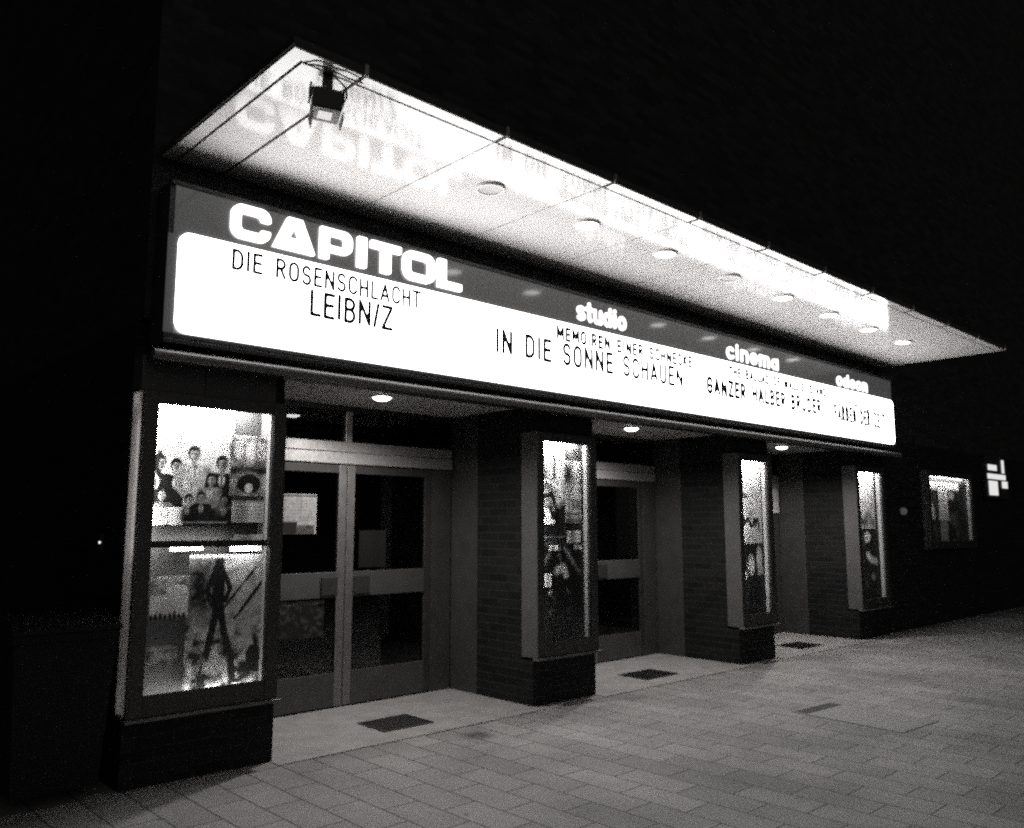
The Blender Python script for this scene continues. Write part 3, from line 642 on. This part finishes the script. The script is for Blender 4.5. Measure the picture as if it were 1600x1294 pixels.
# case 1
p = Print(.56, .80, .82)
p.noise(3, .05)
for (cx, ft, h, su, arm, ln) in ((.02, .0, .58, .05, 0, .2), (.30, .03, .52, .03, -1, 0), (.55, .10, .56, .55, 0, -.1), (.86, .05, .54, .05, 0, 0), (.70, 0, .44, .35, 0, .1), (.14, -.1, .40, .3, 0, 0), (.62, -.08, .36, .05, 0, 0), (.42, -.12, .38, .04, 0, .2), (.90, -.1, .36, .25, 0, 0), (.05, -.1, .3, .06, 0, 0)):
    p.man(cx, ft, h, suit=su, arm=arm, lean=ln, skin=.45 + .1 * random.random())
p.rect(0, 0, 1, .10, .05, soft=.06); p.noise(12, .12, box=(0, 0, 1, .5), lo=.02, hi=.8); p.line([(.4, .03), (.95, .03)], .018, .5)
p.sheet('film_poster', 2.035, 1.60, YP, 'tall white poster of a group in dark suits, one arm raised', 'poster')
p = Print(.285, .42, .42); p.noise(5, .25)
for cx in (.22, .52, .82): p.ell(cx, .72, .13, .12, .82); p.ell(cx, .86, .11, .035, .75)
p.rect(0, .38, 1, .48, .08, soft=.05); p.ell(.5, .2, .3, .16, .06); p.ell(.5, .13, .1, .08, .8); p.ell(.12, .2, .07, .12, .6); p.ell(.9, .22, .06, .13, .7); p.noise(9, .15); p.rect(0, .985, 1, 1, .85); p.rect(.97, 0, 1, 1, .8)
p.sheet('film_photo', 2.575, 1.81, YP - .006, 'grey film photo with three pale faces beside the tall group poster', 'photo')
p = Print(.235, .15, .85); p.rect(0, .9, 1, 1, .25); p.rect(.0, .93, 1, .96, .85); p.text(.08, .12, .92, .8, 4, .45, 3)
p.sheet('notice', 2.60, 1.625, YP - .006, 'white notice right under the grey photo with three faces', 'notice')
p = Print(.21, .115, .85); p.text(.06, .15, .9, .85, 4, .5, 4); p.ell(.98, .5, .08, .5, .2)
p.sheet('notice', 2.055, 1.607, YP - .008, 'white notice over the lower left corner of the group poster', 'notice')
p = Print(.235, .115, .8); p.text(.06, .1, .92, .7, 3, .45, 5); p.rect(.02, .8, .1, 1, .1)
p.sheet('notice', 2.60, 1.425, YP - .006, 'small white notice above the large poster of a striding dark figure', 'notice')
p = Print(.22, .034, .85); p.text(.05, .2, .95, .8, 1, .5, 6)
p.sheet('title_strip', 2.19, 1.437, YP - .006, 'narrow white title strip over the lower left photo', 'title strip', tilt=-1)
p = Print(.56, .90, .74, .006); p.noise(4, .5, lo=.1, hi=.85)
p.rect(0, 0, 1, .42, .22, soft=.1); p.noise(8, .45, box=(0, .0, 1, .5), lo=.04, hi=.6, seed=3)
p.line([(.85, .9), (.45, .6)], .03, .15); p.line([(.95, .8), (.6, .52)], .04, .12); p.line([(.3, .86), (.9, .99)], .05, .8); p.noise(14, .3, lo=.03, hi=.85, seed=5)
p.rect(0, .55, .30, .97, .12, soft=.12)
p.ell(.38, .935, .055, .035, .16); p.ell(.37, .955, .06, .03, .03); p.line([(.37, .89), (.38, .66)], .15, .035); p.line([(.31, .86), (.24, .74), (.30, .63)], .06, .04); p.line([(.44, .86), (.52, .75), (.47, .66)], .055, .04)
p.line([(.37, .66), (.385, .58)], .15, .03); p.line([(.37, .60), (.30, .40), (.24, .20), (.21, .07)], .085, .025); p.line([(.41, .60), (.47, .42), (.57, .24), (.60, .08)], .085, .025)
p.line([(.15, .05), (.25, .055)], .045, .02); p.line([(.57, .06), (.68, .065)], .045, .02); p.noise(16, .10, lo=.015, hi=.85, seed=9)
p.line([(.72, .46), (.82, .3), (.70, .2)], .1, .55); p.ell(.86, .24, .1, .08, .1); p.rect(.22, .14, .52, .24, .45, soft=.03); p.rect(.68, .12, .93, .2, .03, soft=.02)
p.rect(0, 0, 1, .025, .8); p.rect(.955, 0, 1, 1, .85); p.rect(0, .975, 1, 1, .8)
p.sheet('film_poster', 2.315, .50, YP - .004, 'large lower poster of a striding dark figure before a pale landscape', 'poster', tilt=.5)
p = Print(.25, .275, .45); p.noise(4, .3); p.rect(0, .05, 1, .55, .82, soft=.05); p.ell(.7, .65, .3, .14, .85); p.noise(10, .2)
for k in range(8): p.ell(.05 + .12 * k, .04, .05, .08 + .03 * (k % 3), .05)
p.sheet('film_photo', 2.075, 1.0, YP - .008, 'small photo of a pale field overlapping the striding figure poster', 'photo')
p = Print(.19, .125, .3); p.noise(4, .3); p.rect(0, .8, 1, .86, .6); p.rect(.3, .3, .8, .6, .5, soft=.1)
p.sheet('film_photo', 2.075, .71, YP - .008, 'small dim photo at the lower left of the first case', 'photo')
# case 2
p = Print(.42, .92, .45); p.grad(.38, .92, (0, .45, 1, 1)); p.noise(3, .12)
p.line([(.10, .78), (.16, .62), (.1, .55)], .14, .85); p.line([(.2, .8), (.45, .5)], .10, .12, soft=.08); p.line([(.72, .8), (.80, .62), (.86, .45)], .11, .85, soft=.03); p.line([(.66, .8), (.66, .62)], .07, .06, soft=.03); p.line([(.05, .5), (.4, .58), (.8, .52)], .05, .85)
p.line([(.05, .46), (.25, .42), (.6, .44), (.75, .2)], .09, .03); p.rect(0, 0, 1, .33, .06, soft=.05); p.noise(9, .35, box=(0, .3, 1, .6), lo=.03, hi=.85); p.ell(.25, .2, .2, .06, .3, soft=.06)
p.sheet('film_poster', 5.55, 1.49, YP, 'grey poster with pale standing figures, upper left in the second case', 'poster')
p = Print(.26, .15, .86); p.ell(.98, .6, .2, .3, .1); p.ell(.8, .9, .08, .2, .1)
p.sheet('notice', 5.56, 1.615, YP - .006, 'white notice pinned over the grey poster of standing figures', 'notice')
p = Print(.235, .60, .7); p.grad(.45, .88, (0, .62, 1, 1)); p.rect(0, .62, .5, 1, .16, soft=.15); p.ell(.7, .3, .35, .08, .35, soft=.08); p.ell(.25, .24, .2, .1, .85, soft=.05); p.rect(0, .12, 1, .16, .3); p.rect(0, 0, 1, .08, .3); p.noise(5, .1)
p.sheet('film_photo', 5.965, 1.63, YP - .004, 'pale soft portrait photo along the right side of the second case', 'photo')
for (x, z, w, h, lb) in ((5.985, 1.44, .19, .115, 'white notice under the pale portrait photo'), (5.735, 1.37, .125, .05, 'small white tag left of centre above the dark poster'), (6.085, 1.375, .105, .045, 'small white tag on the right above the dark poster'), (5.60, 1.035, .17, .12, 'square white notice left of the pale hands on the dark poster')):
    pp = Print(w, h, .84); pp.text(.08, .12, .92, .88, 3, .5, int(x * 100)); pp.sheet('notice', x, z, YP - .009, lb, 'notice')
p = Print(.60, .86, .04); p.noise(4, .05, lo=.02, hi=.2)
p.line([(.35, .98), (.2, .86), (.1, .8)], .1, .22, soft=.04); p.line([(.62, .99), (.95, .72)], .09, .35, soft=.04); p.line([(.5, .94), (.55, .78)], .07, .3, soft=.04); p.ell(.47, .735, .08, .045, .8, 20, soft=.04); p.line([(.60, .77), (.66, .68)], .12, .8, soft=.03); p.ell(.5, .97, .05, .03, .5)
p.ell(.3, .5, .05, .03, .5, 30); p.ell(.38, .44, .07, .06, .2, soft=.05); p.line([(.67, .55), (.72, .48)], .02, .4); p.ell(.55, .25, .4, .12, .14, soft=.15); p.noise(7, .06, lo=.015, hi=.9)
p.sheet('film_poster', 5.58, .545, YP - .002, 'black poster with pale raised hands, lower half of the second case', 'poster')
# case 3
p = Print(.62, 1.02, .84); p.noise(3, .05)
for (cx, cy, r) in ((.2, .66, .12), (.3, .6, .10), (.75, .62, .12), (.6, .35, .1), (.15, .2, .1)): p.ell(cx, cy, r, r * .5, .55, soft=.08)
p.line([(.15, .70), (.3, .78), (.34, .66), (.2, .6), (.5, .58)], .035, .12); p.line([(.1, .56), (.55, .55)], .03, .1); p.line([(.08, .25), (.35, .22), (.5, .3), (.62, .2), (.85, .3), (.9, .14)], .06, .12); p.ell(.3, .26, .12, .05, .15); p.ell(.75, .25, .08, .06, .15); p.rect(0, .0, 1, .12, .62, soft=.05); p.noise(11, .22, box=(0, .1, 1, .7), lo=.08, hi=.85); p.rect(0, 0, 1, .012, .5)
p.sheet('film_poster', 8.94, 1.385, YP, 'white sketch poster with dark ink figures, upper half of the third case', 'poster')
p = Print(.62, .90, .035); p.noise(5, .05, lo=.02, hi=.15); p.ell(.55, .72, .13, .14, .8, soft=.03); p.ell(.85, .8, .1, .16, .75, soft=.03); p.rect(.78, .58, .98, .68, .6, soft=.03); p.ell(.3, .58, .1, .06, .65, 40, soft=.03); p.line([(.45, .9), (.5, .5)], .03, .02); p.ell(.2, .45, .1, .06, .2, soft=.05)
p.sheet('film_poster', 8.94, .475, YP - .002, 'black poster with two pale faces, lower half of the third case', 'poster')
for (x, z, w, h, lb) in ((8.985, 1.215, .12, .12, 'white tag just under the sketch poster in the third case'), (177, .635, .22, .125, 'white notice low on the right in the third case'), (8.99, .485, .12, .11, 'lowest white tag in the third case')):
    pp = Print(w, h, .84); pp.text(.08, .12, .92, .88, 3, .5, int(z * 100)); pp.sheet('notice', x, z, YP - .007, lb, 'notice')
# case 4
p = Print(.76, .86, .84); p.noise(4, .12); p.line([(.1, .1), (.35, .25), (.5, .1), (.7, .3), (.9, .1)], .08, .3, soft=.05); p.ell(.5, .12, .3, .1, .2, soft=.1); p.noise(10, .2, box=(0, 0, 1, .5), lo=.05, hi=.85)
p.sheet('film_poster', 12.06, 1.56, YP, 'bright white poster in the upper half of the fourth case', 'poster')
p = Print(.76, 1.0, .05); p.noise(6, .2, lo=.02, hi=.4); p.ell(.62, .88, .14, .08, .85, soft=.02); p.line([(.6, .62), (.75, .55), (.95, .52)], .14, .8, soft=.03); p.ell(.3, .55, .04, .03, .7); p.ell(.8, .3, .09, .06, .4, soft=.04); p.noise(12, .12, lo=.02, hi=.85)
p.sheet('film_poster', 12.06, .55, YP - .002, 'dark poster with round white spots, lower half of the fourth case', 'poster')
# wall case beyond the canopy
p = Print(1.9, 1.06, .10, .02); p.noise(7, .14, lo=.03, hi=.5); p.rect(0, .88, .8, 1, .85, soft=.03); p.rect(.30, .4, .52, 1, .85, soft=.01); p.rect(.31, .0, .48, .36, .5, soft=.01); p.ell(.42, .41, .12, .04, .85); p.ell(.6, .78, .08, .07, .5); p.ell(.62, .42, .09, .08, .3, soft=.03); p.ell(.15, .55, .05, .1, .5); p.ell(.17, .44, .04, .05, .6); p.ell(.58, .02, .1, .02, .8)  # white bar along the top paints in the lit upper band
p.sheet('display_sheet', 14.60, 1.29, 5.535, 'dark backing sheet with a white strip under a painted lit band in the low wide wall case', 'poster')
# papers on the doors, and sheets for patches in the glass
p = Print(.36, .35, .72); p.rect(.55, .3, .6, .93, .6); p.text(.1, .3, .95, .88, 7, .55, 8); p.rect(0, .93, 1, .97, .25); p.rect(.02, 0, .48, .3, .04); p.rect(.48, 0, .95, .22, .3)
p.a *= .62; p.sheet('door_sheet', 3.53, 1.53, YD - .012, 'pale notice sheet taped on the glass of the near left door', 'notice', M_DIMINK)
p = Print(.46, .32, .13); p.noise(3, .05); p.rect(0, .9, 1, 1, .25)  # grey sheet painted as the reflection in the lower pane
p.sheet('door_sheet', 3.55, .63, YD + .016, 'dim grey sheet standing in for a reflection in the lower glass of the near left door', 'notice', M_DIMINK)
p = Print(.30, .34, .05); p.noise(5, .04); p.rect(0, .9, 1, 1, .08)  # dark sheet gives this pane a faint paler patch
p.sheet('door_sheet', 4.36, 1.22, YD + .016, 'dark sheet behind the glass of the near right door', 'notice', M_DIMINK)
p = Print(.24, .40, .8); p.text(.1, .1, .9, .9, 8, .5, 9)
p.sheet('door_sheet', 11.67, 1.80, YD - .012, 'white sheet on the door panel seen past the third case', 'notice', M_INK)

# ---- dark foot grates in the entrances
def grate(x, y, w, d, label):
    t = thing('foot_grate', label, 'grate', (x, y, .006), 'foot grates in the entrances')
    mb = MB(); f = .018
    mb.box(-w / 2, w / 2, -d / 2, -d / 2 + f, 0, .008, M_GRATE); mb.box(-w / 2, w / 2, d / 2 - f, d / 2, 0, .008, M_GRATE)
    mb.box(-w / 2, -w / 2 + f, -d / 2 + f, d / 2 - f, 0, .008, M_GRATE); mb.box(w / 2 - f, w / 2, -d / 2 + f, d / 2 - f, 0, .008, M_GRATE); mb.build('frame', t)
    mb = MB(); mb.face([(-w / 2 + f, -d / 2 + f, .001), (w / 2 - f, -d / 2 + f, .001), (w / 2 - f, d / 2 - f, .001), (-w / 2 + f, d / 2 - f, .001)], M_BLACK)
    n = 16
    for i in range(n):
        xx = -w / 2 + f + (w - 2 * f) * (i + .5) / n; mb.box(xx - .004, xx + .004, -d / 2 + f, d / 2 - f, .0015, .0065, M_GRATE)
    mb.build('grid', t); return t
grate(4.19, 5.85, .49, .40, 'dark foot grate on the floor of the nearest entrance')
grate(7.51, 5.84, .56, .40, 'dark foot grate on the floor of the middle entrance')
grate(10.78, 5.83, .56, .40, 'dark foot grate on the floor of the farthest entrance')

# ---- inspection cover in the pavement with an open slot
mc = thing('inspection_cover', 'rectangular inspection cover in the paving with a dark open slot', 'cover', (7.23, 3.36, 0))
mb = MB(); w, d = .62, .98; M_FR = plain('cover_frame', .15, .55, var=.3)
for (a, b, c, e) in ((-w / 2, w / 2, -d / 2, -d / 2 + .025), (-w / 2, w / 2, d / 2 - .02, d / 2), (-w / 2, -w / 2 + .02, -d / 2 + .025, d / 2 - .02), (w / 2 - .02, w / 2, -d / 2 + .025, d / 2 - .02)): mb.box(a, b, c, e, .001, .005, M_FR)
mb.build('frame', mc)
M_LID = plain('cover_concrete', .21, .7, var=.22, scale=14, bump=.3)
mb = MB(); mb.box(-w / 2 + .02, w / 2 - .02, -d / 2 + .025, d / 2 - .14, .001, .0045, M_LID); mb.build('lid', mc)
mb = MB(); mb.box(-w / 2 + .02, w / 2 - .02, d / 2 - .13, d / 2 - .02, .001, .003, M_BLACK)
for i in range(6): mb.box(-w / 2 + .06 + i * .095, -w / 2 + .068 + i * .095, d / 2 - .13, d / 2 - .02, .003, .0045, M_GRATE)
mb.build('slot_grid', mc)
mc.rotation_euler = (0, 0, R(-4))

# ---- wheelie bin by the corner
bn = thing('wheelie_bin', 'dark wheelie bin in the shadow left of the corner pillar', 'bin', (1.56, 5.75, 0))
M_BIN = plain('bin_plastic', .009, .6, spec=.2, var=.2)
mb = MB()
a = [(-.23, -.25), (.23, -.25), (.23, .25), (-.23, .25)]; b = [(-.28, -.31), (.28, -.31), (.28, .31), (-.28, .31)]
for i in range(4):
    j = (i + 1) % 4; mb.face([(*a[i], .08), (*a[j], .08), (*b[j], .98), (*b[i], .98)], M_BIN)
mb.face([(x, y, .08) for x, y in a][::-1], M_BIN); mb.box(-.29, .29, -.32, -.30, .93, .985, M_BIN); mb.build('bin_body', bn, .012)
mb = MB()
P = [(-.33, .985), (-.33, 1.01), (-.2, 1.05), (0, 1.075), (.2, 1.07), (.33, 1.04), (.33, .985)]
for (ya, za), (yb, zb2) in zip(P[:-1], P[1:]): mb.face([(-.295, ya, za), (-.295, yb, zb2), (.295, yb, zb2), (.295, ya, za)], M_BIN)
mb.face([(-.295, y, z) for y, z in P][::-1], M_BIN); mb.face([(.295, y, z) for y, z in P], M_BIN); mb.build('lid', bn, .01)
for s_ in (-1, 1):
    mb = MB(); mb.tube([(s_ * .20, .26, .10), (s_ * .27, .26, .10)], .10, M_DARK, 20); mb.build('wheel', bn)
mb = MB(); mb.tube([(-.22, .36, .97), (.22, .36, .97)], .014, M_BIN, 10); mb.box(-.22, -.19, .30, .36, .96, .98, M_BIN); mb.box(.19, .22, .30, .36, .96, .98, M_BIN); mb.build('handle', bn)

# ---- small glows on the walls
wl = thing('wall_glow', 'faint round globe added for a reflected glow on the dark wall beside the fourth case', 'wall glow', (13.62, 5.56, 1.83))
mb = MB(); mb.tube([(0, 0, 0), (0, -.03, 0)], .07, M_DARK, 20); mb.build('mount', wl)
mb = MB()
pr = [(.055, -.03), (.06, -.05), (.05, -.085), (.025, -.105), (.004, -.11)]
mb.tube([(0, y, 0) for _, y in pr], [r for r, _ in pr], emit('faint_globe', .045, .15, sample=False), 20); mb.build('glow_globe', wl, smooth=True)  # glowing globe added in place of a glow reflected in glass
eb = thing('bell_button', 'tiny glowing bell button on the side wall left of the corner pillar', 'bell button', (1.92, 6.10, 1.49))
mb = MB(); mb.box(-.012, -.001, -.035, .035, -.06, .06, M_DARK); mb.build('plate', eb, .002)
mb = MB(); mb.tube([(-.012, 0, 0), (-.02, 0, 0)], .008, emit('glow_button', 1.2, .6, sample=False), 12); mb.build('button', eb)
